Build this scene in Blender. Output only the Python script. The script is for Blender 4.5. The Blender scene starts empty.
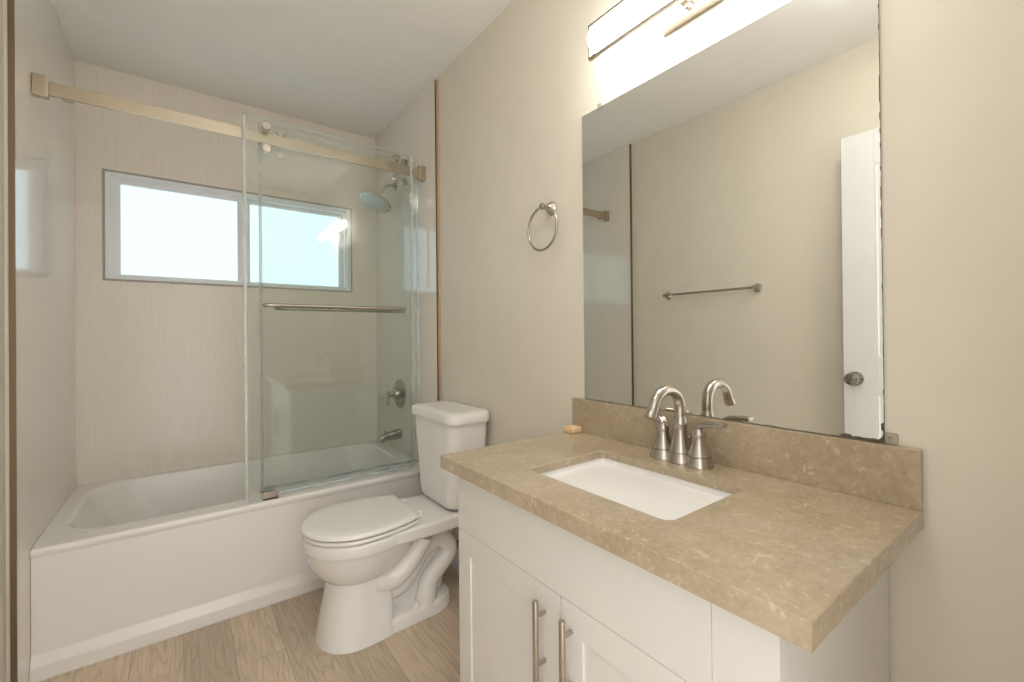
import bpy, bmesh, math, random
from mathutils import Vector, Matrix
random.seed(7)
S = bpy.context.scene
COL = S.collection

# ------------------------------------------------------------------ camera, world, exposure
CAM_H = 1.163
cd = bpy.data.cameras.new('camera')
cam = bpy.data.objects.new('camera', cd); COL.objects.link(cam)
F = Vector((0.59936, 0.80047, 0.00449)); R = Vector((0.80046, -0.59930, -0.00976)); U = Vector((0.00512, -0.00945, 0.99994))
m = Matrix((R, U, -F)).transposed().to_4x4(); m.translation = (0, 0, CAM_H)
cam.matrix_world = m
cd.sensor_fit = 'HORIZONTAL'; cd.sensor_width = 36.0
cd.lens = 440.85 / 1024 * 36.0
cd.shift_x = (512 - 511.89) / 1024
cd.shift_y = (333.36 - 341) / 1024
cd.clip_start = 0.02
S.camera = cam

S.view_settings.view_transform = 'Standard'
S.view_settings.look = 'None'
S.view_settings.gamma = 1.0
S.view_settings.use_curve_mapping = False
S.view_settings.exposure = 0.83
W = bpy.data.worlds.new('world'); S.world = W; W.use_nodes = True
bg = W.node_tree.nodes['Background']
bg.inputs[0].default_value = (1.0, 0.975, 0.95, 1); bg.inputs[1].default_value = 1.65   # light of the hall and the day outside
WINDOW_STRENGTH = 0.66
TUBE_STRENGTH = 10.5
FILL_DOME_STRENGTH = 16.0  # strength of the added, unseen fill dome

# ------------------------------------------------------------------ materials
def mat(name):
    m = bpy.data.materials.new(name); m.use_nodes = True
    nt = m.node_tree
    return m, nt, nt.nodes['Principled BSDF'], nt.nodes['Material Output']
def N(nt, t, **kw):
    n = nt.nodes.new(t)
    for k, v in kw.items():
        if k in ('operation', 'data_type', 'blend_type', 'feature', 'interpolation', 'distance', 'noise_dimensions'): setattr(n, k, v)
        else: n.inputs[k].default_value = v
    return n
def ramp(nt, fac, stops):
    r = nt.nodes.new('ShaderNodeValToRGB')
    e = r.color_ramp.elements
    while len(e) < len(stops): e.new(0.5)
    for el, (p, c) in zip(e, stops): el.position = p; el.color = (*c, 1) if len(c) == 3 else c
    nt.links.new(fac, r.inputs[0]); return r
def coords(nt, scale=(1, 1, 1), kind='Object', rot=(0, 0, 0)):
    t = nt.nodes.new('ShaderNodeTexCoord'); mp = nt.nodes.new('ShaderNodeMapping')
    mp.inputs['Scale'].default_value = scale; mp.inputs['Rotation'].default_value = rot
    nt.links.new(t.outputs[kind], mp.inputs[0]); return mp.outputs[0]
def bump(nt, b, h, strength, dist=0.002):
    n = nt.nodes.new('ShaderNodeBump'); n.inputs['Strength'].default_value = strength; n.inputs['Distance'].default_value = dist
    nt.links.new(h, n.inputs['Height']); nt.links.new(n.outputs[0], b.inputs['Normal'])
def plain(name, col, rough=0.5, metal=0.0, var=0.04, scale=8.0, bumps=0.0, bscale=200.0, coat=0.0, spec=0.5):
    m, nt, b, o = mat(name)
    n = N(nt, 'ShaderNodeTexNoise', Scale=scale, Detail=3.0); nt.links.new(coords(nt), n.inputs[0])
    lo = tuple(max(0, c * (1 - var)) for c in col); hi = tuple(min(1, c * (1 + var)) for c in col)
    r = ramp(nt, n.outputs[0], [(0.3, lo), (0.7, hi)])
    nt.links.new(r.outputs[0], b.inputs['Base Color'])
    b.inputs['Roughness'].default_value = rough; b.inputs['Metallic'].default_value = metal
    b.inputs['Coat Weight'].default_value = coat; b.inputs['Coat Roughness'].default_value = 0.05
    b.inputs['Specular IOR Level'].default_value = spec
    if bumps:
        n2 = N(nt, 'ShaderNodeTexNoise', Scale=bscale, Detail=2.0); nt.links.new(coords(nt), n2.inputs[0])
        bump(nt, b, n2.outputs[0], bumps)
    return m
def panel_mat(name, a, b_, rough, spec=0.5):
    m, nt, b, o = mat(name)
    n = N(nt, 'ShaderNodeTexNoise', Scale=1.0, Detail=4.0, Roughness=0.65)
    nt.links.new(coords(nt, (150, 150, 5)), n.inputs[0])
    r = ramp(nt, n.outputs[0], [(0.3, a), (0.7, b_)])
    nt.links.new(r.outputs[0], b.inputs['Base Color'])
    b.inputs['Roughness'].default_value = rough; b.inputs['Specular IOR Level'].default_value = spec
    return m
def brushed(name, col, rough=0.28, aniso=(1, 1, 60)):
    m, nt, b, o = mat(name)
    n = N(nt, 'ShaderNodeTexNoise', Scale=14.0, Detail=3.0); nt.links.new(coords(nt, aniso), n.inputs[0])
    r = ramp(nt, n.outputs[0], [(0.3, tuple(c * 0.97 for c in col)), (0.7, tuple(min(1, c * 1.03) for c in col))])
    nt.links.new(r.outputs[0], b.inputs['Base Color'])
    b.inputs['Metallic'].default_value = 1.0
    b.inputs['Roughness'].default_value = rough
    return m
def floor_mat():
    m, nt, b, o = mat('wood_plank_tile')
    c = coords(nt, (1, 1, 1), 'Object', (0, 0, math.radians(90)))
    br = nt.nodes.new('ShaderNodeTexBrick'); br.offset = 0.37
    for k, v in (('Scale', 1.0), ('Mortar Size', 0.0012), ('Mortar Smooth', 0.2), ('Brick Width', 0.92), ('Row Height', 0.152), ('Bias', 0.0)): br.inputs[k].default_value = v
    br.inputs['Color1'].default_value = (0, 0, 0, 1); br.inputs['Color2'].default_value = (1, 1, 1, 1); br.inputs['Mortar'].default_value = (0.5, 0.5, 0.5, 1)
    nt.links.new(c, br.inputs[0])
    # per plank offset of the grain
    sep = N(nt, 'ShaderNodeVectorMath', operation='MULTIPLY'); sep.inputs[1].default_value = (7.0, 13.0, 3.0)
    nt.links.new(br.outputs['Color'], sep.inputs[0])
    add = N(nt, 'ShaderNodeVectorMath', operation='ADD'); nt.links.new(c, add.inputs[0]); nt.links.new(sep.outputs[0], add.inputs[1])
    mp = nt.nodes.new('ShaderNodeMapping'); mp.inputs['Scale'].default_value = (0.75, 7.0, 1.0); nt.links.new(add.outputs[0], mp.inputs[0])
    base = N(nt, 'ShaderNodeTexNoise', Scale=1.6, Detail=2.0, Distortion=0.1); nt.links.new(mp.outputs[0], base.inputs[0])
    ml = N(nt, 'ShaderNodeMath', operation='MULTIPLY'); ml.inputs[1].default_value = 13.0; nt.links.new(base.outputs[0], ml.inputs[0])
    fr = N(nt, 'ShaderNodeMath', operation='PINGPONG'); fr.inputs[1].default_value = 0.5; nt.links.new(ml.outputs[0], fr.inputs[0])
    mp2 = nt.nodes.new('ShaderNodeMapping'); mp2.inputs['Scale'].default_value = (6.0, 90.0, 1.0); nt.links.new(add.outputs[0], mp2.inputs[0])
    fine = N(nt, 'ShaderNodeTexNoise', Scale=1.0, Detail=4.0, Roughness=0.7); nt.links.new(mp2.outputs[0], fine.inputs[0])
    cath = ramp(nt, fr.outputs[0], [(0.0, (0.54, 0.43, 0.315)), (0.2, (0.64, 0.52, 0.395)), (1.0, (0.69, 0.57, 0.44))])
    mx = N(nt, 'ShaderNodeMix', data_type='RGBA', blend_type='MULTIPLY'); mx.inputs[0].default_value = 0.85
    fr2 = ramp(nt, fine.outputs[0], [(0.25, (0.72, 0.70, 0.68)), (0.6, (1, 1, 1)), (0.85, (1.12, 1.12, 1.12))])
    nt.links.new(cath.outputs[0], mx.inputs[6]); nt.links.new(fr2.outputs[0], mx.inputs[7])
    tone = N(nt, 'ShaderNodeMix', data_type='RGBA', blend_type='MULTIPLY'); tone.inputs[0].default_value = 1.0
    tr = ramp(nt, br.outputs['Color'], [(0.0, (0.86, 0.85, 0.84)), (1.0, (1.12, 1.11, 1.1))])
    nt.links.new(mx.outputs[2], tone.inputs[6]); nt.links.new(tr.outputs[0], tone.inputs[7])
    seam = N(nt, 'ShaderNodeMix', data_type='RGBA'); seam.inputs[7].default_value = (0.36, 0.28, 0.21, 1)
    nt.links.new(br.outputs['Fac'], seam.inputs[0]); nt.links.new(tone.outputs[2], seam.inputs[6])
    nt.links.new(seam.outputs[2], b.inputs['Base Color'])
    b.inputs['Roughness'].default_value = 0.42
    bump(nt, b, fine.outputs[0], 0.12, 0.001)
    return m
def stone_mat():
    m, nt, b, o = mat('tan_quartz_stone')
    c = coords(nt)
    n1 = N(nt, 'ShaderNodeTexNoise', Scale=9.0, Detail=5.0, Roughness=0.6); nt.links.new(c, n1.inputs[0])
    r1 = ramp(nt, n1.outputs[0], [(0.32, (0.395, 0.312, 0.205)), (0.68, (0.48, 0.39, 0.275))])
    n2 = N(nt, 'ShaderNodeTexNoise', Scale=70.0, Detail=4.0, Roughness=0.75); nt.links.new(c, n2.inputs[0])
    r2 = ramp(nt, n2.outputs[0], [(0.3, (0.86, 0.84, 0.82)), (0.7, (1.1, 1.1, 1.1))])
    mx = N(nt, 'ShaderNodeMix', data_type='RGBA', blend_type='MULTIPLY'); mx.inputs[0].default_value = 1.0
    nt.links.new(r1.outputs[0], mx.inputs[6]); nt.links.new(r2.outputs[0], mx.inputs[7])
    # pale shell flecks
    n3 = N(nt, 'ShaderNodeTexNoise', Scale=62.0, Detail=3.0, Roughness=0.55, Distortion=1.2); nt.links.new(c, n3.inputs[0])
    r3 = ramp(nt, n3.outputs[0], [(0.59, (0, 0, 0)), (0.69, (1, 1, 1))])
    mk = N(nt, 'ShaderNodeMath', operation='MULTIPLY'); mk.inputs[1].default_value = 0.55; nt.links.new(r3.outputs[0], mk.inputs[0])
    fl = N(nt, 'ShaderNodeMix', data_type='RGBA'); fl.inputs[7].default_value = (0.66, 0.55, 0.40, 1)
    nt.links.new(mk.outputs[0], fl.inputs[0]); nt.links.new(mx.outputs[2], fl.inputs[6])
    # few dark pits
    v = N(nt, 'ShaderNodeTexVoronoi', Scale=34.0); nt.links.new(c, v.inputs[0])
    rv = ramp(nt, v.outputs['Distance'], [(0.07, (0.55, 0.5, 0.45)), (0.12, (1, 1, 1))])
    dk = N(nt, 'ShaderNodeMix', data_type='RGBA', blend_type='MULTIPLY'); dk.inputs[0].default_value = 0.4
    nt.links.new(fl.outputs[2], dk.inputs[6]); nt.links.new(rv.outputs[0], dk.inputs[7])
    nt.links.new(dk.outputs[2], b.inputs['Base Color'])
    b.inputs['Roughness'].default_value = 0.27; b.inputs['Coat Weight'].default_value = 0.6; b.inputs['Coat Roughness'].default_value = 0.22
    return m
def glass_mat(name, tint, f0=0.038, edge=False):
    m, nt, b, o = mat(name); nt.nodes.remove(b)
    g = nt.nodes.new('ShaderNodeNewGeometry')
    d = N(nt, 'ShaderNodeVectorMath', operation='DOT_PRODUCT'); nt.links.new(g.outputs['Incoming'], d.inputs[0]); nt.links.new(g.outputs['Normal'], d.inputs[1])
    ab = N(nt, 'ShaderNodeMath', operation='ABSOLUTE'); nt.links.new(d.outputs['Value'], ab.inputs[0])
    om = N(nt, 'ShaderNodeMath', operation='SUBTRACT'); om.inputs[0].default_value = 1.0; nt.links.new(ab.outputs[0], om.inputs[1])
    pw = N(nt, 'ShaderNodeMath', operation='POWER'); pw.inputs[1].default_value = 5.0; nt.links.new(om.outputs[0], pw.inputs[0])
    ma = N(nt, 'ShaderNodeMath', operation='MULTIPLY_ADD'); ma.inputs[1].default_value = 1 - f0; ma.inputs[2].default_value = f0
    nt.links.new(pw.outputs[0], ma.inputs[0])
    tr = nt.nodes.new('ShaderNodeBsdfTransparent'); tr.inputs[0].default_value = (*tint, 1)
    gl = nt.nodes.new('ShaderNodeBsdfGlossy'); gl.inputs['Roughness'].default_value = 0.02
    mx = nt.nodes.new('ShaderNodeMixShader')
    nt.links.new(ma.outputs[0], mx.inputs[0]); nt.links.new(tr.outputs[0], mx.inputs[1]); nt.links.new(gl.outputs[0], mx.inputs[2])
    out = mx
    if edge:
        df = nt.nodes.new('ShaderNodeBsdfDiffuse'); df.inputs[0].default_value = (0.72, 0.82, 0.80, 1) if edge is True else (0.88, 0.90, 0.90, 1)
        m2 = nt.nodes.new('ShaderNodeMixShader'); m2.inputs[0].default_value = 0.7 if edge is True else edge
        nt.links.new(mx.outputs[0], m2.inputs[1]); nt.links.new(df.outputs[0], m2.inputs[2]); out = m2
    nt.links.new(out.outputs[0], o.inputs[0])
    return m
def spray_mat():
    m, nt, b, o = mat('spray_nozzle_face')
    v = N(nt, 'ShaderNodeTexVoronoi', Scale=85.0); nt.links.new(coords(nt), v.inputs[0])
    r = ramp(nt, v.outputs['Distance'], [(0.16, (0.16, 0.17, 0.165)), (0.34, (0.56, 0.59, 0.58))])
    nt.links.new(r.outputs[0], b.inputs['Base Color']); b.inputs['Roughness'].default_value = 0.4; b.inputs['Metallic'].default_value = 0.3
    return m
def emit_mat(name, col, strength, base=(0.9, 0.9, 0.9), rough=0.3):
    m, nt, b, o = mat(name)
    b.inputs['Base Color'].default_value = (*base, 1); b.inputs['Roughness'].default_value = rough
    b.inputs['Emission Color'].default_value = (*col, 1); b.inputs['Emission Strength'].default_value = strength
    return m
def mirror_mat():
    m, nt, b, o = mat('mirror_silver')
    b.inputs['Metallic'].default_value = 1.0; b.inputs['Roughness'].default_value = 0.0
    b.inputs['Base Color'].default_value = (0.86, 0.875, 0.845, 1)
    return m

M = dict(
    paint=plain('cream_wall_paint', (0.735, 0.682, 0.575), 0.55, var=0.015, bumps=0.05, bscale=350),
    ceiling=plain('matt_ceiling_paint', (0.87, 0.85, 0.81), 0.8, var=0.015),
    panel=panel_mat('beige_surround_panel', (0.79, 0.715, 0.62), (0.85, 0.785, 0.695), 0.25),
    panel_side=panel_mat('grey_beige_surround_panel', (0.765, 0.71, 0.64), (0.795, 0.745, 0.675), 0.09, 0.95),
    floor=floor_mat(), stone=stone_mat(),
    tub=plain('white_tub_enamel', (0.86, 0.835, 0.80), 0.22, var=0.01),
    porcelain=plain('white_porcelain', (0.86, 0.84, 0.81), 0.10, var=0.01),
    seat=plain('white_seat_plastic', (0.87, 0.85, 0.82), 0.2, var=0.01),
    cabinet=plain('white_cabinet_lacquer', (0.72, 0.69, 0.645), 0.35, var=0.012),
    white=plain('white_gloss_paint', (0.73, 0.73, 0.725), 0.35, var=0.01),
    vinyl=plain('white_window_vinyl', (0.84, 0.86, 0.875), 0.35, var=0.003),
    nickel=brushed('brushed_nickel', (0.47, 0.43, 0.375), 0.27),
    rod=brushed('champagne_nickel', (0.49, 0.42, 0.325), 0.40, (3, 60, 60)),
    bronze=brushed('bronze_edge_trim', (0.26, 0.19, 0.12), 0.4),
    tan_trim=plain('tan_edge_trim', (0.50, 0.38, 0.26), 0.4),
    chrome=brushed('polished_chrome', (0.80, 0.79, 0.77), 0.08, (1, 1, 1)),
    darknickel=brushed('dark_pewter', (0.36, 0.335, 0.30), 0.12),
    dark=plain('dark_gap', (0.06, 0.05, 0.04), 0.7),
    soap=plain('orange_soap', (0.80, 0.57, 0.32), 0.45, var=0.06, scale=60),
    glass=glass_mat('clear_door_glass', (0.968, 0.985, 0.978)),
    seal=glass_mat('clear_vinyl_seal', (0.95, 0.965, 0.96), 0.05, 0.30),
    edge=glass_mat('green_glass_edge', (0.86, 0.94, 0.91), 0.06, True),
    clip=glass_mat('clear_plastic_clip', (0.86, 0.85, 0.83), 0.10, False), window_edge=plain('grey_window_edge', (0.40, 0.35, 0.32), 0.4),
    mirror=mirror_mat(),
    wear=plain('worn_mirror_edge', (0.10, 0.08, 0.055), 0.7, var=0.3, scale=120),
    pane=emit_mat('frosted_daylight_pane', (0.74, 0.95, 1.0), WINDOW_STRENGTH, (0.12, 0.13, 0.13), 0.5),
    tube=emit_mat('lit_acrylic_tube', (1.0, 0.982, 0.962), TUBE_STRENGTH),
    dome=emit_mat('added_fill_dome', (1.0, 0.975, 0.94), FILL_DOME_STRENGTH),
    hose=plain('braided_hose', (0.45, 0.43, 0.40), 0.4, 0.8, var=0.3, scale=300),
    rubber=spray_mat(),
)

# ------------------------------------------------------------------ mesh builder
def rrect(cx, cy, hx, hy, r, n=6):
    pts = []
    for (sx, sy, a0) in ((1, 1, 0), (-1, 1, 90), (-1, -1, 180), (1, -1, 270)):
        for i in range(n + 1):
            a = math.radians(a0 + 90 * i / n)
            pts.append((cx + sx * (hx - r) + r * math.cos(a), cy + sy * (hy - r) + r * math.sin(a)))
    return pts
class B:
    def __init__(s): s.bm = bmesh.new()
    def box(s, lo, hi, bev=0.0, seg=2):
        t = bmesh.new()
        bmesh.ops.create_cube(t, size=1.0)
        c = [(a + b) / 2 for a, b in zip(lo, hi)]; d = [abs(b - a) for a, b in zip(lo, hi)]
        for v in t.verts: v.co = Vector((c[0] + v.co.x * d[0], c[1] + v.co.y * d[1], c[2] + v.co.z * d[2]))
        if bev: bmesh.ops.bevel(t, geom=list(t.edges), offset=min(bev, min(d) * 0.49), segments=seg, affect='EDGES', profile=0.5)
        s.merge(t); return s
    def merge(s, t, mtx=None):
        if mtx is not None: bmesh.ops.transform(t, matrix=mtx, verts=t.verts)
        me = bpy.data.meshes.new('tmp'); t.to_mesh(me); t.free(); s.bm.from_mesh(me); bpy.data.meshes.remove(me)
    def loft(s, loops, cap0=True, cap1=True, closed=True):
        t = bmesh.new(); rows = [[t.verts.new(p) for p in L] for L in loops]
        n = len(rows[0])
        for a, b in zip(rows, rows[1:]):
            for i in range(n if closed else n - 1):
                j = (i + 1) % n
                try: t.faces.new((a[i], a[j], b[j], b[i]))
                except ValueError: pass
        if cap0: t.faces.new(list(reversed(rows[0])))
        if cap1: t.faces.new(rows[-1])
        bmesh.ops.recalc_face_normals(t, faces=t.faces); s.merge(t); return s
    def lathe(s, prof, origin=(0, 0, 0), axis=(0, 0, 1), n=32):
        ax = Vector(axis).normalized(); q = Vector((0, 0, 1)).rotation_difference(ax).to_matrix().to_4x4(); q.translation = origin
        loops = [[(max(r, 1e-4) * math.cos(2 * math.pi * i / n), max(r, 1e-4) * math.sin(2 * math.pi * i / n), z) for i in range(n)] for r, z in prof]
        return s.loft([[q @ Vector(p) for p in L] for L in loops])
    def tube(s, pts, rad, n=16, smooth=0, squash=None):
        P = [Vector(p) for p in pts]; rr = rad if isinstance(rad, (list, tuple)) else [rad] * len(P)
        rr = list(rr)
        for _ in range(smooth):
            Q, q = [P[0]], [rr[0]]
            for a, b, ra, rb in zip(P, P[1:], rr, rr[1:]):
                Q += [a * .75 + b * .25, a * .25 + b * .75]; q += [ra * .75 + rb * .25, ra * .25 + rb * .75]
            Q.append(P[-1]); q.append(rr[-1]); P, rr = Q, q
        T = [(P[min(i + 1, len(P) - 1)] - P[max(i - 1, 0)]).normalized() for i in range(len(P))]
        up = Vector((0, 0, 1)) if abs(T[0].z) < 0.9 else Vector((1, 0, 0))
        x = T[0].cross(up).normalized(); loops = []
        for p, t, r in zip(P, T, rr):
            x = (x - t * x.dot(t)).normalized(); y = t.cross(x)
            kx, ky = squash or (1, 1)
            loops.append([p + x * (r * kx * math.cos(2 * math.pi * i / n)) + y * (r * ky * math.sin(2 * math.pi * i / n)) for i in range(n)])
        return s.loft(loops)
    def ring(s, c, R_, r, normal=(1, 0, 0), n=48, k=12, sy=1.0):
        q = Vector((0, 0, 1)).rotation_difference(Vector(normal).normalized()).to_matrix()
        t = bmesh.new(); rows = []
        for i in range(n):
            a = 2 * math.pi * i / n
            rows.append([t.verts.new(Vector(c) + q @ Vector(((R_ + r * math.cos(b)) * math.cos(a), (R_ + r * math.cos(b)) * math.sin(a) * sy, r * math.sin(b)))) for b in [2 * math.pi * j / k for j in range(k)]])
        for i in range(n):
            for j in range(k):
                t.faces.new((rows[i][j], rows[(i + 1) % n][j], rows[(i + 1) % n][(j + 1) % k], rows[i][(j + 1) % k]))
        bmesh.ops.recalc_face_normals(t, faces=t.faces); s.merge(t); return s
    def prism(s, prof, axis, a, b, bev=0.0):
        """prof: 2-D polygon in the two other axes (x,y,z order), extruded along axis from a to b"""
        def P(u, v, w): return {'x': (w, u, v), 'y': (u, w, v), 'z': (u, v, w)}[axis]
        t = bmesh.new()
        A = [t.verts.new(P(u, v, a)) for u, v in prof]; C = [t.verts.new(P(u, v, b)) for u, v in prof]
        n = len(prof)
        for i in range(n): t.faces.new((A[i], A[(i + 1) % n], C[(i + 1) % n], C[i]))
        t.faces.new(A); t.faces.new(list(reversed(C)))
        bmesh.ops.recalc_face_normals(t, faces=t.faces)
        if bev: bmesh.ops.bevel(t, geom=list(t.edges), offset=bev, segments=2, affect='EDGES')
        s.merge(t); return s
    def build(s, name, material, parent=None, smooth=35, mats=None, origin=None):
        me = bpy.data.meshes.new(name)
        if origin is not None: bmesh.ops.translate(s.bm, verts=s.bm.verts, vec=-Vector(origin))
        s.bm.to_mesh(me); s.bm.free()
        for mm in (mats or [material]): me.materials.append(mm)
        if smooth:
            me.polygons.foreach_set('use_smooth', [True] * len(me.polygons)); me.set_sharp_from_angle(angle=math.radians(smooth))
        o = bpy.data.objects.new(name, me); COL.objects.link(o)
        if smooth:
            wn = o.modifiers.new('weighted_normals', 'WEIGHTED_NORMAL'); wn.keep_sharp = True; wn.weight = 80
        if origin is not None: o.location = origin
        if parent is not None:
            o.parent = parent
            o.location = Vector(o.location) - Vector(parent['_o']) if parent.get('_o') is not None else o.location
        return o
def tag(o, label, cat, group=None):
    o['label'] = label; o['category'] = cat
    if group: o['group'] = group
    return o
THINGS = []
def thing(name, label, cat, loc, group=None):
    o = bpy.data.objects.new(name, None); COL.objects.link(o); o.empty_display_size = 0.05
    o.location = loc; o['_o'] = tuple(float(v) for v in loc); THINGS.append(o)
    return tag(o, label, cat, group)
def struct(o): o['kind'] = 'structure'; return o
def sub(o, parent):
    """make a mesh (built in world space) a child of another mesh of the same thing"""
    o.parent = parent; o.location = Vector(o.location) - world_loc(parent); return o
def world_loc(o):
    v = Vector(o.location)
    while o.parent: o = o.parent; v += Vector(o.location)
    return v

# ------------------------------------------------------------------ the room
XW, XL = 1.102, -0.440            # painted right and left walls
XPR, XPL = 1.088, -0.418          # faces of the shower wall panels
YB, YT = 3.026, 2.189             # back panel, tub front
ZC, YF = 2.545, -0.07             # ceiling, front wall
PR, PL = 2.118, 2.040             # where the right and left panels start
struct(B().box((XL - .1, YF - .12, -.06), (XW + .1, YB + .15, 0)).build('floor', M['floor'], smooth=0))
struct(B().box((XL - .1, YF - .12, ZC), (XW + .1, YB + .15, ZC + .06)).build('ceiling', M['ceiling'], smooth=0))
struct(B().box((XW, YF - .12, 0), (XW + .1, YB + .14, ZC)).build('wall_right', M['paint'], smooth=0))
struct(B().box((XL - .1, YF - .12, 0), (XL, YB + .14, ZC)).build('wall_left', M['paint'], smooth=0))
struct(B().box((XPR, PR, 0), (XW, YB + .02, ZC)).build('wall_alcove_right', M['panel_side'], smooth=0))
struct(B().box((XL, PL, 0), (XPL, YB + .02, ZC)).build('wall_alcove_left', M['panel_side'], smooth=0))
DX0, DX1, DZ = -0.36, 0.46, 2.09  # doorway behind the camera
b = B(); b.box((XL, YF - .12, 0), (DX0, YF, ZC)); b.box((DX1, YF - .12, 0), (XW, YF, ZC)); b.box((DX0, YF - .12, DZ), (DX1, YF, ZC))
struct(b.build('wall_front', M['paint'], smooth=0))
WX0, WX1, WZ0, WZ1 = -0.316, 0.920, 1.466, 2.026
b = B()
b.box((XL, YB, 0), (XW, YB + .14, WZ0)); b.box((XL, YB, WZ1), (XW, YB + .14, ZC))
b.box((XL, YB, WZ0), (WX0, YB + .14, WZ1)); b.box((WX1, YB, WZ0), (XW, YB + .14, WZ1))
struct(b.build('wall_back', M['panel'], smooth=0))
# edge strips of the wall panels
b = B(); b.box((XPR - .002, PR - .004, .09), (XW, PR, ZC - .018)); t1 = struct(b.build('trim_1', M['bronze']))
b = B(); b.box((XPR + .004, PR - .020, .09), (XW, PR - .0042, ZC - .018)); t1b = struct(b.build('trim_2', M['tan_trim']))
b = B(); b.box((XL + .010, PL - .008, 0), (XPL + .002, PL, ZC - .002)); struct(b.build('trim_3', M['bronze']))
b = B(); b.prism([(XW, 0), (XW - .014, 0), (XW - .014, .075), (XW - .006, .09), (XW, .09)], 'y', 1.09, PR - .02); struct(b.build('baseboard_right', M['white'], smooth=0))
b = B(); b.prism([(XL, 0), (XL + .014, 0), (XL + .014, .075), (XL + .006, .09), (XL, .09)], 'y', YF, PL - .01); struct(b.build('baseboard_left', M['white'], smooth=0))
# doorway casing
b = B()
b.box((DX1, YF, 0), (DX1 + .06, YF + .014, DZ + .06), .004); b.box((DX0 + .0, YF, DZ), (DX1, YF + .014, DZ + .06), .004)
struct(b.build('trim_4', M['white']))

# window
win = bpy.data.objects.new('window_1', None); COL.objects.link(win); win.location = ((WX0 + WX1) / 2, YB, WZ0); win['_o'] = tuple(win.location); struct(win)
def frame_rect(b, x0, x1, z0, z1, y0, y1, wl, wr, wb, wt, bev=.002):
    b.box((x0, y0, z0), (x0 + wl, y1, z1), bev); b.box((x1 - wr, y0, z0), (x1, y1, z1), bev)
    b.box((x0 + wl, y0, z0), (x1 - wr, y1, z0 + wb), bev); b.box((x0 + wl, y0, z1 - wt), (x1 - wr, y1, z1), bev)
b = B(); frame_rect(b, WX0 - .004, WX1 + .004, WZ0 - .004, WZ1 + .004, YB - .004, YB + .05, .010, .010, .010, .010, .001)
b.build('edge_strip', M['window_edge'], win)
b = B(); frame_rect(b, WX0 + .006, WX1 - .006, WZ0 + .006, WZ1 - .006, YB - .001, YB + .10, .022, .022, .014, .016)
frame_rect(b, WX0 + .027, WX1 - .027, WZ0 + .019, WZ1 - .021, YB + .014, YB + .10, .012, .012, .008, .010)
b.build('window_frame', M['vinyl'], win)
ix0, ix1, iz0, iz1 = WX0 + .038, WX1 - .038, WZ0 + .026, WZ1 - .030
b = B(); frame_rect(b, ix0, .300, iz0, iz1, YB + .022, YB + .055, .026, .034, .008, .026); s1 = b.build('sash', M['vinyl'], win)
b = B(); frame_rect(b, .292, ix1, iz0, iz1, YB + .058, YB + .09, .042, .030, .010, .022); s2 = b.build('sash', M['vinyl'], win)
sub(B().box((ix0 + .02, YB + .038, iz0 + .004), (.272, YB + .044, iz1 - .02)).build('pane', M['pane'], smooth=0), s1)
sub(B().box((.325, YB + .072, iz0 + .004), (ix1 - .025, YB + .078, iz1 - .016)).build('pane', M['pane'], smooth=0), s2)

# entrance door, swung open along the left wall (seen in the mirror)
door = bpy.data.objects.new('door_1', None); COL.objects.link(door); door.location = (-.345, -.04, .01); door['_o'] = tuple(door.location); struct(door)
xa, xb = -.365, -.330; y0, y1, z0, z1 = -.04, .735, .012, 2.085
b = B()
rails = [(z0, .24), (.88, 1.045), (1.93, z1)]
st = .125
b.box((xa, y0, z0), (xb, y0 + st, z1), .001); b.box((xa, y1 - st, z0), (xb, y1, z1), .001)
ym = (y0 + y1) / 2
for za, zb in rails: b.box((xa, y0 + st, za), (xb, y1 - st, zb), .001)
for za, zb in ((.24, .88), (1.045, 1.93)): b.box((xa, ym - .055, za), (xb, ym + .055, zb), .001)
b.build('door_leaf', M['white'], door)
for za, zb in ((.24, .88), (1.045, 1.93)):
    for ya, yb in ((y0 + st, ym - .055), (ym + .055, y1 - st)):
        b = B(); loops = []
        for ins, x in ((-.004, xb - .005), (.004, xb - .0012), (.012, xb - .0055), (.030, xb - .0055), (.05, xb - .0035)):
            loops.append([(x, ya + ins, za + ins), (x, yb - ins, za + ins), (x, yb - ins, zb - ins), (x, ya + ins, zb - ins)])
        b.loft(loops); b.box((xa + .008, ya - .002, za - .002), (xb - .008, yb + .002, zb + .002)); b.build('door_panel', M['white'], door, smooth=20)
b = B(); b.lathe([(.0, 0), (.033, 0), (.033, .006), (.016, .010), (.012, .020), (.014, .030), (.027, .040), (.030, .052), (.025, .062), (.010, .066), (0, .066)], (xb, .690, .945), (1, 0, 0))
b.build('door_knob', M['darknickel'], door)

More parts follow.
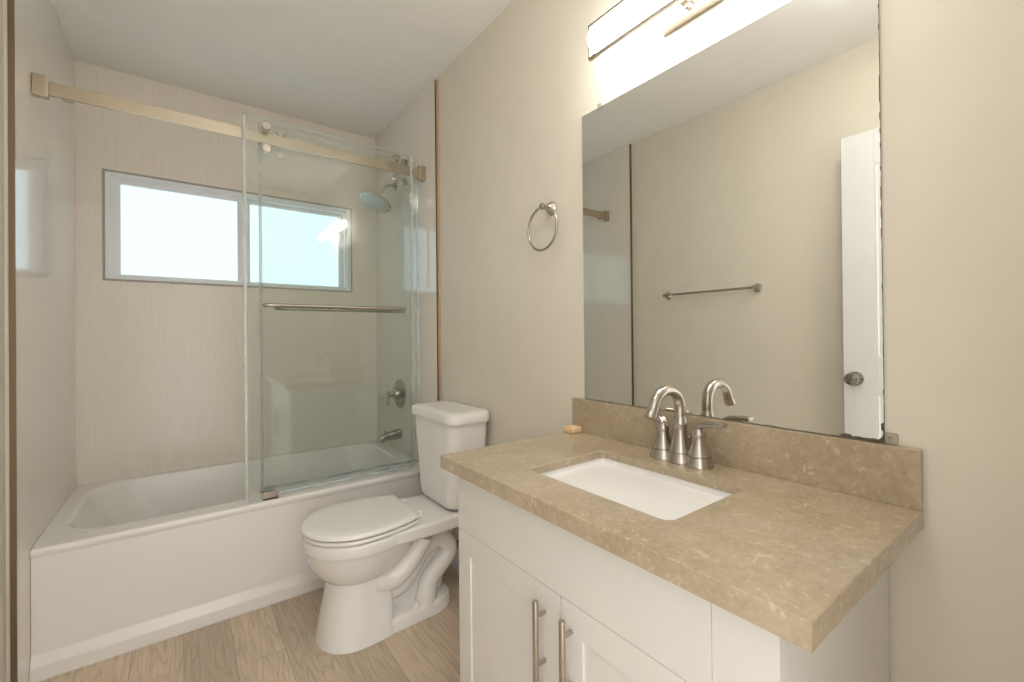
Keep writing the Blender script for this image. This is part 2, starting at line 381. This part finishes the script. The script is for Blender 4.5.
# ------------------------------------------------------------------ bathtub
tub = thing('bathtub', 'white alcove bathtub with plain apron under the window', 'bathtub', (.335, YT, 0))
ZR = .447
b = B()
prof = [(YT + .075, ZR - .004), (YT + .010, ZR), (YT + .004, ZR - .003), (YT + .001, ZR - .010), (YT, ZR - .020), (YT + .004, ZR - .030), (YT + .007, ZR - .036),
        (YT + .006, .088), (YT + .003, .080), (YT - .012, .052), (YT - .014, .046), (YT - .014, 0.001), (YT + .075, 0.001)]
b.prism(prof, 'x', XPL + .001, XPR - .001)
def rr3(x0, x1, y0, y1, r, z, n=8):
    return [(x, y, z) for x, y in rrect((x0 + x1) / 2, (y0 + y1) / 2, (x1 - x0) / 2, (y1 - y0) / 2, r, n)]
ox0, ox1, oy0, oy1 = XPL + .001, XPR - .001, YT + .010, YB - .001
b.loft([rr3(ox0, ox1, oy0, oy1, .002, ZR), rr3(-.368, 1.020, 2.278, 2.985, .17, ZR), rr3(-.358, 1.012, 2.286, 2.978, .168, ZR - .004),
        rr3(-.350, 1.006, 2.292, 2.972, .166, ZR - .016), rr3(-.322, .996, 2.302, 2.960, .164, ZR - .08), rr3(-.270, .984, 2.318, 2.945, .16, ZR - .16), rr3(-.205, .968, 2.336, 2.925, .155, ZR - .24), rr3(-.160, .955, 2.352, 2.908, .15, .155),
        rr3(-.115, .93, 2.38, 2.88, .14, .122), rr3(-.06, .89, 2.42, 2.84, .12, .107), rr3(.02, .84, 2.47, 2.79, .10, .102)], cap0=False)
b.build('tub_shell', M['tub'], tub, smooth=65)
b = B(); b.lathe([(0, 0), (.036, 0), (.034, .008), (.02, .013), (0, .014)], (.9935, 2.62, .345), (-1, 0, .12)); b.build('overflow_plate', M['nickel'], tub)
b = B(); b.lathe([(0, 0), (.032, 0), (.030, .004), (.012, .006), (0, .006)], (.76, 2.62, .1012), (0, 0, 1)); b.build('drain', M['nickel'], tub)

# tub filler, mixing valve, shower head on the right panel
YV = 2.622
sp = thing('tub_spout', 'brushed nickel tub spout on the wall above the tub rim', 'tub spout', (XPR, YV, .55))
b = B()
loops = []
for x, zc, hz, hy in ((0, .558, .032, .030), (-.02, .558, .031, .029), (-.06, .554, .026, .024), (-.095, .549, .021, .021), (-.118, .545, .019, .019), (-.128, .541, .014, .014)):
    loops.append([(XPR + x, YV + a, zc + c) for a, c in rrect(0, 0, hy, hz, min(hy, hz) * .8, 5)])
b.loft(loops); b.lathe([(.013, 0), (.013, .022)], (XPR - .112, YV, .520), (0, 0, 1), 20)
b.build('spout', M['nickel'], sp)
b = B(); b.lathe([(.004, 0), (.004, .012), (.008, .014), (.008, .022), (.004, .025)], (XPR - .098, YV, .562), (0, 0, 1), 16); b.build('diverter_knob', M['nickel'], sp)
mv = thing('mixing_valve', 'round brushed nickel shower valve plate with lever handle', 'shower valve', (XPR, YV, .80))
b = B(); b.lathe([(0, 0), (.088, 0), (.089, .004), (.083, .009), (.045, .012), (.043, .014), (0, .014)], (XPR, YV, .807), (-1, 0, 0), 40); b.build('escutcheon', M['nickel'], mv)
b = B(); b.lathe([(.034, .012), (.031, .03), (.022, .045), (.014, .052), (.011, .066), (.013, .070), (.013, .080), (0, .082)], (XPR, YV, .807), (-1, 0, 0), 28); b.build('valve_hub', M['nickel'], mv)
b = B(); b.tube([(XPR - .074, YV, .826), (XPR - .075, YV, .800), (XPR - .077, YV, .775), (XPR - .079, YV, .752), (XPR - .079, YV, .744)], [.008, .011, .0075, .011, .007], 14, 1); b.build('lever', M['nickel'], mv)
sh = thing('overhead_shower', 'round brushed nickel rain shower head on a bent arm', 'shower head', (XPR, 2.68, 2.14))
b = B(); b.lathe([(0, 0), (.030, 0), (.029, .006), (.018, .012), (0, .013)], (XPR, 2.665, 2.115), (-1, 0, 0)); b.build('flange', M['nickel'], sh)
hc = Vector((.962, 2.68, 1.992)); nd = Vector((-.40, -.10, -.91)).normalized()
b = B(); b.tube([(XPR, 2.665, 2.115), (XPR - .045, 2.667, 2.113), (XPR - .080, 2.672, 2.085), tuple(hc - nd * .055)], .0095, 14, 3); b.build('arm', M['nickel'], sh)
b = B(); b.lathe([(0, -.058), (.014, -.058), (.017, -.045), (.024, -.036), (.060, -.022), (.094, -.012), (.100, -.004), (.098, .002), (0.092, .004)], hc, nd, 48); b.build('head_shell', M['nickel'], sh)
b = B(); b.lathe([(.092, .0035), (.085, .007), (0, .0085)], hc, nd, 48)
b.build('spray_face', M['rubber'], sh)

# ------------------------------------------------------------------ shower doors
YR = 2.255; RZ0, RZ1 = 2.040, 2.090
rod = thing('shower_door_rail', 'flat champagne nickel rail spanning the tub between the wall panels', 'shower rail', (.335, YR, RZ0))
b = B(); b.box((XPL + .02, YR - .006, RZ0), (XPR - .02, YR + .006, RZ1), .0015); b.build('rail_bar', M['rod'], rod)
for x0_, x1_ in ((XPL, XPL + .042), (XPR - .040, XPR)):
    b = B(); b.box((x0_, YR - .022, RZ0 - .014), (x1_, YR + .012, RZ1 + .012), .004); b.build('wall_bracket', M['rod'], rod)
b = B(); b.box((XPL + .075, YR - .006, RZ0 - .008), (XPL + .105, YR + .008, RZ0 - .0005), .002); b.build('stop_block', M['nickel'], rod)
def glass_door(label, x0, x1, z0, z1, yc, side, bx0, bx1, bz):
    d = thing('shower_glass_door', label, 'shower door', (x0, yc, z0), 'sliding glass doors over the tub')
    t = .005
    bm = bmesh.new(); bmesh.ops.create_cube(bm, size=1.0)
    for v in bm.verts: v.co = Vector(((x0 + x1) / 2 + v.co.x * (x1 - x0), yc + v.co.y * 2 * t, (z0 + z1) / 2 + v.co.z * (z1 - z0)))
    bmesh.ops.bevel(bm, geom=[e for e in bm.edges], offset=.0012, segments=1, affect='EDGES')
    for f in bm.faces: f.material_index = 0 if abs(f.normal.y) > .9 else 1
    b = B(); b.bm.free(); b.bm = bm
    b.build('glass_panel', None, d, smooth=0, mats=[M['glass'], M['edge']])
    for xs in (x0, x1):
        sg = -1 if xs == x0 else 1
        b = B(); b.box((xs - .011, yc - t - .0016, z0), (xs + .0015, yc + t + .0016, z1 - .001), .001) if sg > 0 else b.box((xs - .0015, yc - t - .0016, z0), (xs + .011, yc + t + .0016, z1 - .001), .001)
        b.build('edge_seal', M['seal'], d, smooth=0)
    b = B(); b.box((x0 + .012, yc - t - .0016, z0 - .004), (x1 - .012, yc + t + .0016, z0 + .010), .001); b.build('bottom_sweep', M['seal'], d, smooth=0)
    for x in ((x0 + .088, x1 - .092) if side > 0 else (x0 + .088, x1 - .080)):
        for z in ((RZ1 + .011, RZ0 - .038) if side > 0 else (RZ1 + .0205, RZ0 - .033)):
            b = B(); b.lathe([(0, -.022 if side > 0 else -.012), (.012, -.022 if side > 0 else -.012), (.012, 0), (.018, 0), (.0185, .002), (.0185, .020 if side > 0 else .013), (.0165, .022 if side > 0 else .015), (0, .022 if side > 0 else .015)], (x, yc - t if side > 0 else yc - t, z), (0, -1, 0), 24)
            b.build('roller_bolt', M['nickel'], d)
    yb = yc - side * .045
    e = .035
    b = B(); b.tube([(bx0 + .012, yc - side * t, bz), (bx0 + .004, yb + side * .012, bz), (bx0 + .018, yb, bz), (bx0 + e + .03, yb, bz), ((bx0 + bx1) / 2, yb, bz), (bx1 - e - .03, yb, bz), (bx1 - .018, yb, bz), (bx1 - .004, yb + side * .012, bz), (bx1 - .012, yc - side * t, bz)], .0085, 14, 2, squash=(1, 1))
    b.build('towel_rail', M['nickel'], d)
    return d
glass_door('front clear glass shower door, the nearer sliding pane with the outer towel bar', .217, 1.002, .462, 2.140, YR - .026, 1, .285, .948, 1.306)
glass_door('rear clear glass shower door, the pane sliding behind the front one', .283, 1.058, .470, 2.138, YR + .026, -1, .345, .995, 1.300)
g = thing('door_guide', 'small brushed nickel guide block clamping the glass on the tub rim', 'door guide', (.312, 2.23, ZR))
b = B(); b.box((.282, YR - .045, ZR - .001), (.342, YR - .032, ZR + .034), .002); b.box((.282, YR - .045, ZR - .001), (.342, YR + .045, ZR + .008), .002)
b.box((.282, YR + .032, ZR - .001), (.342, YR + .045, ZR + .034), .002); b.build('guide_body', M['nickel'], g)

# ------------------------------------------------------------------ toilet
TY = 1.800
toi = thing('toilet', 'white two-piece toilet beside the tub, seat lid closed', 'toilet', (.72, TY, 0))
def egg(xf, xb, hw, z, xw=None, n=48, blunt=2.0, nose=2.0):
    """oval outline: pointed-round front at xf (towards -X), squarer back at xb, widest at xw"""
    xw = xw if xw is not None else xf + (xb - xf) * .5
    pts = []
    for i in range(n):
        a = 2 * math.pi * i / n
        c, s_ = math.cos(a), math.sin(a)
        if c < 0: k = 2.0 / nose; x = xw - (xw - xf) * abs(c) ** k; y = hw * math.copysign(abs(s_) ** k, s_)
        else:
            k = 2.0 / blunt
            x = xw + (xb - xw) * abs(c) ** k; y = hw * math.copysign(abs(s_) ** k, s_)
        pts.append((x, TY + y, z))
    return pts
b = B()
# bowl with rim band
b.loft([egg(.370, .80, .170, .405, .57), egg(.362, .81, .180, .400, .57), egg(.359, .815, .184, .390, .57), egg(.361, .815, .183, .362, .57),
        egg(.368, .81, .176, .352, .57), egg(.373, .80, .171, .34, .57), egg(.383, .79, .160, .30, .565), egg(.402, .77, .142, .262, .56), egg(.432, .74, .118, .230, .56), egg(.47, .70, .09, .212, .57)])
# front pedestal column: round front, squarer rear end
def tap(pts): return [(x, TY + (y - TY) * (1 - .34 * (x - .47)), z) for x, y, z in pts]
def ped(xf, xb, hw, z, r): return tap([(x, y, z) for x, y in rrect((xf + xb) / 2, TY, (xb - xf) / 2, hw, r, 10)])
def colm(xf, xb, hw, z): return tap(egg(xf, xb, hw, z, xf + hw * 1.05, blunt=7.0, nose=2.3))
b.loft([colm(.404, .674, .149, .001), colm(.407, .673, .147, .012), colm(.421, .672, .136, .09), colm(.438, .672, .126, .17), colm(.450, .68, .120, .24), colm(.46, .70, .112, .30)])
# rear foot slab
b.loft([ped(.58, .948, .143, .001, .10), ped(.58, .948, .142, .034, .10), ped(.58, .941, .135, .050, .09), ped(.60, .92, .12, .055, .08)])
# core web behind the trapway
b.loft([ped(.60, .925, .060, .03, .05), ped(.60, .950, .062, .20, .05), ped(.60, .990, .090, .33, .05), ped(.60, 1.01, .11, .37, .05)])
# deck that carries the tank, its rim band running back from the bowl
rows = []
for x, w, zb in ((.56, .150, .372), (.62, .168, .358), (.68, .173, .354), (.74, .1725, .352), (.80, .170, .350), (.86, .166, .348), (.94, .158, .348), (1.02, .150, .350), (1.055, .146, .354), (1.066, .138, .362)):
    zt = .4055 if x > .6 else .395
    rows.append([(x, TY + a, (zb + zt) / 2 + c) for a, c in rrect(0, 0, w, (zt - zb) / 2, .012, 4)])
b.loft(rows)
# sculpted trapway on both sides
for sg in (-1, 1):
    y = TY + sg * .066
    b.tube([(.62, y, .155), (.70, y, .140), (.762, y, .195), (.800, y, .255), (.862, y, .300), (.925, y + sg * .004, .278), (.935, y + sg * .004, .215), (.880, y + sg * .004, .165), (.835, y + sg * .006, .130), (.825, y + sg * .012, .08), (.815, y + sg * .014, .035)],
           [.042, .042, .040, .040, .040, .040, .040, .040, .040, .042, .046], 18, 2)
    # outer ridge that runs from the bowl up to the deck
    b.tube([(.60, TY + sg * .075, .20), (.675, TY + sg * .080, .185), (.735, TY + sg * .094, .232), (.775, TY + sg * .112, .295), (.795, TY + sg * .125, .345)], [.050, .046, .040, .036, .036], 16, 2)
bowl = b.build('bowl', M['porcelain'], toi, smooth=50)
for sg in (-1, 1):
    b = B(); b.lathe([(.015, 0), (.015, .008), (.012, .016), (.005, .020), (0, .0205)], (.765, TY + sg * .108, .050), (0, 0, 1), 20); b.build('bolt_cap', M['porcelain'], toi)
# seat and lid
def seat_out(xf, xb, hw, z, wback, n=24):
    pts = []
    for i in range(n + 1):                       # front half: from far side through the front to the near side
        a = math.pi * (0.5 + i / n)
        pts.append((.548 + (.548 - xf) * math.cos(a), TY + hw * math.sin(a), z))
    for i in range(1, 9):                        # near side tapering to the back
        u = i / 8; k = math.sin(u * math.pi / 2) ** 2.0
        pts.append((.548 + (xb - .548) * u, TY - (hw + (wback - hw) * (u ** 2.2)), z))
    for i in range(8, 0, -1):
        u = i / 8
        pts.append((.548 + (xb - .548) * u, TY + (hw + (wback - hw) * (u ** 2.2)), z))
    return pts
def slab(b, xf, xb, hw, wb, z0, z1, r):
    b.loft([seat_out(xf + r, xb - r, hw - r, z0, wb - r), seat_out(xf, xb, hw, z0 + r * .6, wb), seat_out(xf, xb, hw, z1 - r, wb), seat_out(xf + r * .4, xb - r * .4, hw - r * .4, z1 - r * .35, wb - r * .4),
            seat_out(xf + r * 1.4, xb - r, hw - r * 1.4, z1, wb - r), seat_out(xf + .05, xb - .03, hw - .05, z1 + .003, wb - .03)])
b = B(); slab(b, .360, .762, .185, .140, .4085, .4225, .004); b.build('seat', M['seat'], toi, smooth=50)
b = B(); slab(b, .355, .772, .188, .135, .4255, .4455, .008); lid = b.build('seat_lid', M['seat'], toi, smooth=50)
for sg in (-1, 1):
    b = B(); b.box((.762, TY + sg * .075 - .018, .404), (.80, TY + sg * .075 + .018, .436), .006); b.build('hinge', M['seat'], toi)
b = B(); b.box((.760, TY - .1275, .424), (.765, TY - .121, .436)); b.build('hinge_pin', M['dark'], toi)
# tank and tank lid
def tk(x0, x1, hy, z, r): return [(x, y, z) for x, y in rrect((x0 + x1) / 2, TY + .010, (x1 - x0) / 2, hy, r, 8)]
b = B(); b.loft([tk(.930, 1.065, .140, .412, .04), tk(.910, 1.078, .158, .420, .05), tk(.904, 1.082, .166, .44, .05), tk(.897, 1.086, .182, .60, .05), tk(.891, 1.088, .200, .790, .05), tk(.895, 1.08, .188, .795, .05)])
b.build('tank', M['porcelain'], toi, smooth=50)
b = B(); b.loft([tk(.900, 1.084, .194, .789, .05), tk(.881, 1.092, .213, .790, .055), tk(.878, 1.094, .217, .797, .058), tk(.878, 1.094, .217, .819, .058), tk(.881, 1.092, .214, .830, .056), tk(.895, 1.086, .199, .836, .05), tk(.925, 1.06, .159, .8375, .04)])
b.build('tank_lid', M['porcelain'], toi, smooth=50)
b = B(); b.box((.955, TY - .09, .398), (1.06, TY + .1, .414), .004); b.build('tank_gasket', M['dark'], toi)
# supply stop
sv = thing('supply_valve', 'small chrome supply valve and hose behind the toilet', 'valve', (1.10, 1.905, .13))
b = B(); b.lathe([(0, 0), (.028, 0), (.026, .006), (.009, .008), (.008, .03), (.013, .032), (.013, .07), (.008, .072), (0, .072)], (XW, 1.905, .15), (-1, 0, 0), 20)
b.lathe([(.012, 0), (.020, .004), (.020, .014), (.010, .018), (0, .018)], (XW - .052, 1.893, .15), (0, -1, 0), 16); b.build('valve_body', M['darknickel'], sv)
b = B(); b.tube([(XW - .052, 1.905, .158), (XW - .050, 1.905, .24), (XW - .024, 1.90, .32), (XW - .019, 1.89, .37), (XW - .019, 1.89, .410)], .006, 10, 2); b.build('hose', M['hose'], sv)

# ------------------------------------------------------------------ vanity
VX, VY0, VY1 = .610, .250, 1.070
CT, CB = .833, .797
van = thing('vanity_cabinet', 'white shaker vanity cabinet with two doors under the stone counter', 'cabinet', (.85, .66, 0))
b = B(); XC0 = VX + .020
b.box((XC0, VY0, .0), (XW - .0145, VY0 + .018, CB)); b.box((XC0, VY1 - .018, .0), (XW - .0145, VY1, CB))
b.box((XC0, VY0 + .018, .10), (XW - .03, VY1 - .018, .118)); b.box((XW - .03, VY0 + .018, .10), (XW - .016, VY1 - .018, CB))
b.box((XC0, VY0 + .018, .615), (XC0 + .018, VY1 - .018, CB)); b.box((XC0, VY0 + .018, .10), (XC0 + .018, VY1 - .018, .13))
b.build('carcass', M['cabinet'], van, smooth=0)
b = B(); b.box((XC0 + .05, VY0 + .018, .0), (XC0 + .066, VY1 - .018, .10)); b.build('toe_kick', M['cabinet'], van, smooth=0)
YS = .341
b = B(); b.box((VX, YS + .0003, .6358), (XC0, VY1, CB), .0008); b.build('apron_panel', M['cabinet'], van)
b = B(); b.box((VX, VY0, .6358), (XC0, YS - .0003, CB), .0008); b.build('filler_panel', M['cabinet'], van)
def shaker(ya, yb, za, zb, hy):
    b = B(); w = .060; d = .005
    b.box((VX, ya, za), (XC0, ya + w, zb), .0015); b.box((VX, yb - w, za), (XC0, yb, zb), .0015)
    b.box((VX, ya + w - .0005, za), (XC0, yb - w + .0005, za + w), .0012); b.box((VX, ya + w - .0005, zb - w), (XC0, yb - w + .0005, zb), .0012)
    b.box((VX + d, ya + w - .002, za + w - .002), (XC0 - .001, yb - w + .002, zb - w + .002))
    d_ = b.build('door', M['cabinet'], van)
    xh = VX - .026
    b = B(); b.lathe([(0, 0), (.0055, 0), (.0065, .001), (.0065, .208), (.0055, .209), (0, .209)], (xh, hy, .403), (0, 0, 1), 20)
    for z in (.478, .580): b.lathe([(.0045, 0), (.0045, .026)], (VX, hy, z), (-1, 0, 0), 14)
    sub(b.build('handle', M['nickel']), d_)
shaker(.6608, VY1, .125, .6348, .708)
shaker(VY0, .6592, .125, .6348, .628)
# counter with a rectangular cut-out
ct = thing('countertop', 'speckled tan stone countertop with backsplash on the white vanity', 'countertop', (.84, .65, CB))
CX0, CX1, CY0, CY1 = .572, XW, .2, 1.101
SX0, SX1, SY0, SY1 = .683, .958, .457, .853
def grid_slab(name, parent):
    b = B(); n = 6; r = .022
    inn = rrect((SX0 + SX1) / 2, (SY0 + SY1) / 2, (SX1 - SX0) / 2, (SY1 - SY0) / 2, r, n)
    def outer(e):   # four runs of points that follow the same order as the cut-out
        out = []
        for (cx, cy) in ((CX1 - e * 0, CY1 - e), (CX0 + e, CY1 - e), (CX0 + e, CY0 + e), (CX1 - e * 0, CY0 + e)): out += [(cx, cy)] * (n + 1)
        return out
    e = .0016
    t = bmesh.new()
    def wide(d): return [(p[0] + math.copysign(d, p[0] - (SX0 + SX1) / 2), p[1] + math.copysign(d, p[1] - (SY0 + SY1) / 2)) for p in inn]
    loops = [[(*p, CT - .020) for p in inn], [(*p, CT - e) for p in inn], [(p[0] + (p[0] - (SX0 + SX1) / 2) * .008, p[1] + (p[1] - (SY0 + SY1) / 2) * .008, CT) for p in inn]]
    loops += [[(*p, CT) for p in outer(e)], [(*p, CT - e) for p in outer(0)], [(*p, CB + e) for p in outer(0)], [(*p, CB) for p in outer(e)], [(*p, CB) for p in wide(.034)], [(*p, CT - .020) for p in wide(.034)], [(*p, CT - .020) for p in inn]]
    rows = [[t.verts.new(p) for p in L] for L in loops]; k = len(rows[0])
    for a, c in zip(rows, rows[1:]):
        for i in range(k): t.faces.new((a[i], a[(i + 1) % k], c[(i + 1) % k], c[i]))
    bmesh.ops.remove_doubles(t, verts=t.verts, dist=1e-5)
    bmesh.ops.dissolve_degenerate(t, edges=t.edges, dist=1e-5)
    bmesh.ops.recalc_face_normals(t, faces=t.faces)
    b.merge(t); return b.build(name, M['stone'], parent, smooth=30)
grid_slab('slab', ct)
b = B(); b.box((XW - .020, CY0, CT), (XW, CY1, .944), .0012); b.build('backsplash', M['stone'], ct)
# undermount basin
sk = thing('sink_basin', 'white rectangular undermount basin set in the tan counter', 'sink', ((SX0 + SX1) / 2, .655, .65))
b = B(); cx, cy, hx, hy = (SX0 + SX1) / 2, (SY0 + SY1) / 2, (SX1 - SX0) / 2, (SY1 - SY0) / 2
def sr(dx, dy, z, r): return [(x, y, z) for x, y in rrect(cx, cy, hx + dx, hy + dy, r, 8)]
ZB = CT - .0208
b.loft([sr(.030, .030, ZB - .012, .03), sr(.030, .030, ZB, .03), sr(.003, .003, ZB, .026), sr(.001, .001, ZB - .006, .025), sr(-.006, -.016, ZB - .05, .028), sr(-.018, -.055, ZB - .112, .03), sr(-.03, -.075, ZB - .130, .03), sr(-.08, -.14, ZB - .135, .02),
        sr(-.08, -.14, ZB - .145, .02), sr(-.01, -.06, ZB - .140, .03), sr(.006, .004, ZB - .05, .03), sr(.008, .008, ZB - .012, .03)], cap0=False, cap1=True)
b.build('basin', M['porcelain'], sk, smooth=45)
b = B(); b.lathe([(0, 0), (.026, 0), (.024, .004), (.016, .005), (.014, .009), (0, .010)], (cx + .02, cy, ZB - .1345), (0, 0, 1), 24); b.build('drain_plug', M['nickel'], sk)

# faucet
FX, FY = 1.030, .654
fa = thing('faucet', 'brushed nickel faucet with arched spout and two lever handles', 'faucet', (FX, FY, CT + .0006))
b = B()
def oct_loft(b, cx, cy, rows, n=32):
    loops = []
    for r, z in rows: loops.append([(cx + r * math.cos(2 * math.pi * i / n), cy + r * math.sin(2 * math.pi * i / n), z) for i in range(n)])
    b.loft(loops)
CT_ = CT; CT = CT + .0006
oct_loft(b, FX, FY, [(.0335, CT), (.0335, CT + .003), (.0312, CT + .012), (.0290, CT + .0245), (.0255, CT + .0250), (.0255, CT + .0268), (.0272, CT + .0272), (.0222, CT + .045), (.0185, CT + .065), (.0172, CT + .082), (.0178, CT + .093), (.0195, CT + .098), (.0188, CT + .102), (.0150, CT + .111), (.0140, CT + .118)])
b.build('spout_body', M['nickel'], fa)
b = B()
path = [(FX, FY, CT + .100), (FX, FY, CT + .128), (FX, FY, CT + .142)]
for k in range(1, 10):
    a = math.radians(180 * k / 10)
    path.append((FX - .056 + .056 * math.cos(a), FY, CT + .144 + .044 * math.sin(a)))
path += [(FX - .116, FY, CT + .141), (FX - .122, FY, CT + .132), (FX - .126, FY, CT + .125)]
b.tube(path, [.0140] * 3 + [.0140 - .0001 * k for k in range(9)] + [.0136, .0146, .0152], 24, 1); b.build('spout', M['nickel'], fa)
for sg in (1, -1):
    hy_ = FY + sg * .051
    b = B(); oct_loft(b, FX, hy_, [(.0340, CT), (.0340, CT + .003), (.0312, CT + .012), (.0288, CT + .0245), (.0250, CT + .0250), (.0250, CT + .0268), (.0262, CT + .0272), (.0205, CT + .043), (.0165, CT + .061), (.0152, CT + .072), (.0168, CT + .076), (.0165, CT + .082), (.0110, CT + .093), (.0, CT + .096)])
    hb = b.build('handle_body', M['nickel'], fa)
    b = B(); loops = []
    for d_, z, w, h in ((-.010, .090, .008, .005), (-.002, .097, .010, .0075), (.010, .103, .011, .0075), (.026, .106, .0115, .0065), (.046, .108, .012, .006), (.062, .1095, .013, .006), (.067, .110, .012, .0045)):
        th = math.radians(28) if sg > 0 else 0.0; ct_, st_ = math.cos(th), math.sin(th)
        loops.append([(FX + a * ct_ + d_ * st_, hy_ + sg * (d_ * ct_ - a * st_), CT + z + c) for a, c in rrect(0, 0, w, h, h * .75, 4)])
    b.loft(loops); sub(b.build('lever', M['nickel']), hb)
CT = CT_
b = B(); b.lathe([(.003, 0), (.003, .048), (.006, .050), (.0065, .058), (.004, .063), (0, .064)], (FX + .038, FY - .002, CT + .0006), (0, 0, 1), 14); b.build('lift_rod', M['nickel'], fa)
# soap
b = B(); b.box((1.036, 1.052, CT), (1.080, 1.098, CT + .020), .004, 3)
o = tag(b.build('soap_bar', M['soap'], origin=(1.059, 1.074, CT)), 'small orange soap bar at the far end of the counter', 'soap')

# ------------------------------------------------------------------ mirror
MY0, MY1, MZ0, MZ1 = .254, 1.054, .9455, 1.907
mi = thing('wall_mirror', 'large frameless rectangular mirror with worn silver edges above the backsplash', 'mirror', (XW, .654, MZ0))
b = B(); b.box((XW - .006, MY0, MZ0), (XW - .0005, MY1, MZ1), .0008, 1); b.build('mirror_glass', M['mirror'], mi, smooth=0)
# flaked silvering along the near and bottom edges: one jagged strip
random.seed(3)
xw_ = XW - .0064
edge = []
z = MZ1 - .0005
while z > MZ0 + .045:
    w = random.choice((.0010, .0011, .0013)) if random.random() < .85 else .0020
    h = random.uniform(.006, .02); edge += [(MY0 + w, z), (MY0 + w * .9, z - h)]; z -= h + .001
edge += [(MY0 + .0018, MZ0 + .040), (MY0 + .006, MZ0 + .037), (MY0 + .0055, MZ0 + .026), (MY0 + .002, MZ0 + .022), (MY0 + .004, MZ0 + .012)]
y = MY0 + .010
while y < MY0 + .075:
    edge += [(y, MZ0 + random.uniform(.004, .0085))]; y += random.uniform(.003, .008)
while y < MY1 - .01:
    w = random.uniform(.010, .03); h = random.choice((.0003, .0003, .0004, .0016))
    edge += [(y, MZ0 + h), (y + w, MZ0 + h)]; y += w + .001
edge += [(MY1 - .002, MZ0 + .0005), (MY1 - .002, MZ0 + .0001), (MY0 + .0001, MZ0 + .0001), (MY0 + .0001, MZ1 - .0005)]
b = B(); b.prism(edge, 'x', xw_, XW - .004); b.build('flaked_silver', M['wear'], mi, smooth=0)
for y, z, dz in ((.973, MZ1, 1), (MY0, MZ0 + .006, 0)):
    b = B()
    if dz: b.box((XW - .012, y - .008, z - .012), (XW, y + .008, z + .010), .003); b.lathe([(0, 0), (.004, 0), (.003, .002), (0, .002)], (XW - .012, y, z + .004), (-1, 0, 0), 12)
    else: b.box((XW - .012, y - .020, z - .006), (XW, y + .001, z + .016), .003); b.lathe([(0, 0), (.004, 0), (.003, .002), (0, .002)], (XW - .012, y - .009, z + .006), (-1, 0, 0), 12)
    b.build('mirror_clip', M['clip'], mi)

# ------------------------------------------------------------------ vanity light
LX, LZ, LY0, LY1 = 1.000, 2.050, .366, .924
vl = thing('vanity_light', 'lit tubular vanity light with nickel frame above the mirror', 'light fixture', (XW, .645, LZ))
b = B(); b.box((XW - .022, .562, 2.012), (XW, .732, 2.118), .003); b.build('back_plate', M['nickel'], vl)
b = B(); b.box((XW - .028, .556, 2.006), (XW, .738, 2.0125), .001); b.build('plate_lip', M['nickel'], vl)
b = B(); fx = LX
for y in (LY0, LY1):
    b.box((fx - .005, y - .003, LZ - .050), (fx + .005, y + .003, LZ + .050), .001)
for z in (LZ - .053, LZ + .044): b.box((fx - .006, LY0 - .003, z), (fx + .006, LY1 + .003, z + .009), .001)
b.box((LX, .630, 2.034), (XW - .02, .660, 2.046), .002); b.box((LX, .630, 2.068), (XW - .02, .660, 2.080), .002)
b.build('frame', M['nickel'], vl)
b = B(); b.lathe([(.006, 0), (.030, .001), (.036, .006), (.038, .014), (.038, LY1 - LY0 - .026), (.036, LY1 - LY0 - .018), (.030, LY1 - LY0 - .013), (.006, LY1 - LY0 - .012)], (LX + .012, LY0 + .006, LZ), (0, 1, 0), 32); b.build('diffuser', M['tube'], vl)
b = B(); b.lathe([(0, 0), (.010, 0), (.010, .010), (.006, .014), (0, .014)], (XW - .022, .645, 2.028), (-1, 0, 0), 20); b.build('thumb_nut', M['nickel'], vl)

# ------------------------------------------------------------------ towel ring and towel bar
tr = thing('towel_ring', 'brushed nickel towel ring on the wall left of the mirror', 'towel ring', (XW, 1.216, 1.64))
b = B(); b.lathe([(0, 0), (.026, 0), (.026, .004), (.018, .014), (.011, .026), (.009, .040), (.012, .046), (.012, .052), (.006, .056), (0, .056)], (XW, 1.216, 1.632), (-1, 0, 0), 28); b.build('mount_post', M['nickel'], tr)
b = B(); b.ring((XW - .044, 1.222, 1.553), .079, .0045, (1, 0, .0)); b.build('ring', M['nickel'], tr)
tb = thing('towel_bar', 'thin brushed nickel towel bar on the wall opposite the mirror', 'towel bar', (XL, 1.5, 1.42))
for y in (1.17, 1.745):
    b = B(); b.lathe([(0, 0), (.026, 0), (.026, .004), (.018, .014), (.011, .024), (.009, .034), (.012, .040), (.012, .052), (.006, .055), (0, .055)], (XL, y, 1.42), (1, 0, 0), 28); b.build('mount_post', M['nickel'], tb)
b = B(); b.tube([(XL + .047, 1.15, 1.42), (XL + .047, 1.752, 1.42)], .0075, 14); b.build('bar', M['nickel'], tb)

# dome added out of view on the ceiling, as fill light for the room
cl = thing('added_fill_light', 'round dome added unseen on the ceiling inside the entrance to brighten the room', 'fill light', (.22, .45, ZC))
b = B(); b.lathe([(0, 0), (.15, 0), (.15, .02), (.14, .025), (0, .025)], (.22, .45, ZC), (0, 0, -1), 40); b.build('fill_lamp_base', M['white'], cl)
b = B(); b.lathe([(.138, .025), (.132, .045), (.10, .068), (.05, .080), (0, .083)], (.22, .45, ZC), (0, 0, -1), 40); b.build('fill_lamp_dome', M['dome'], cl)

for o in THINGS + [win, door]:
    if '_o' in o: del o['_o']
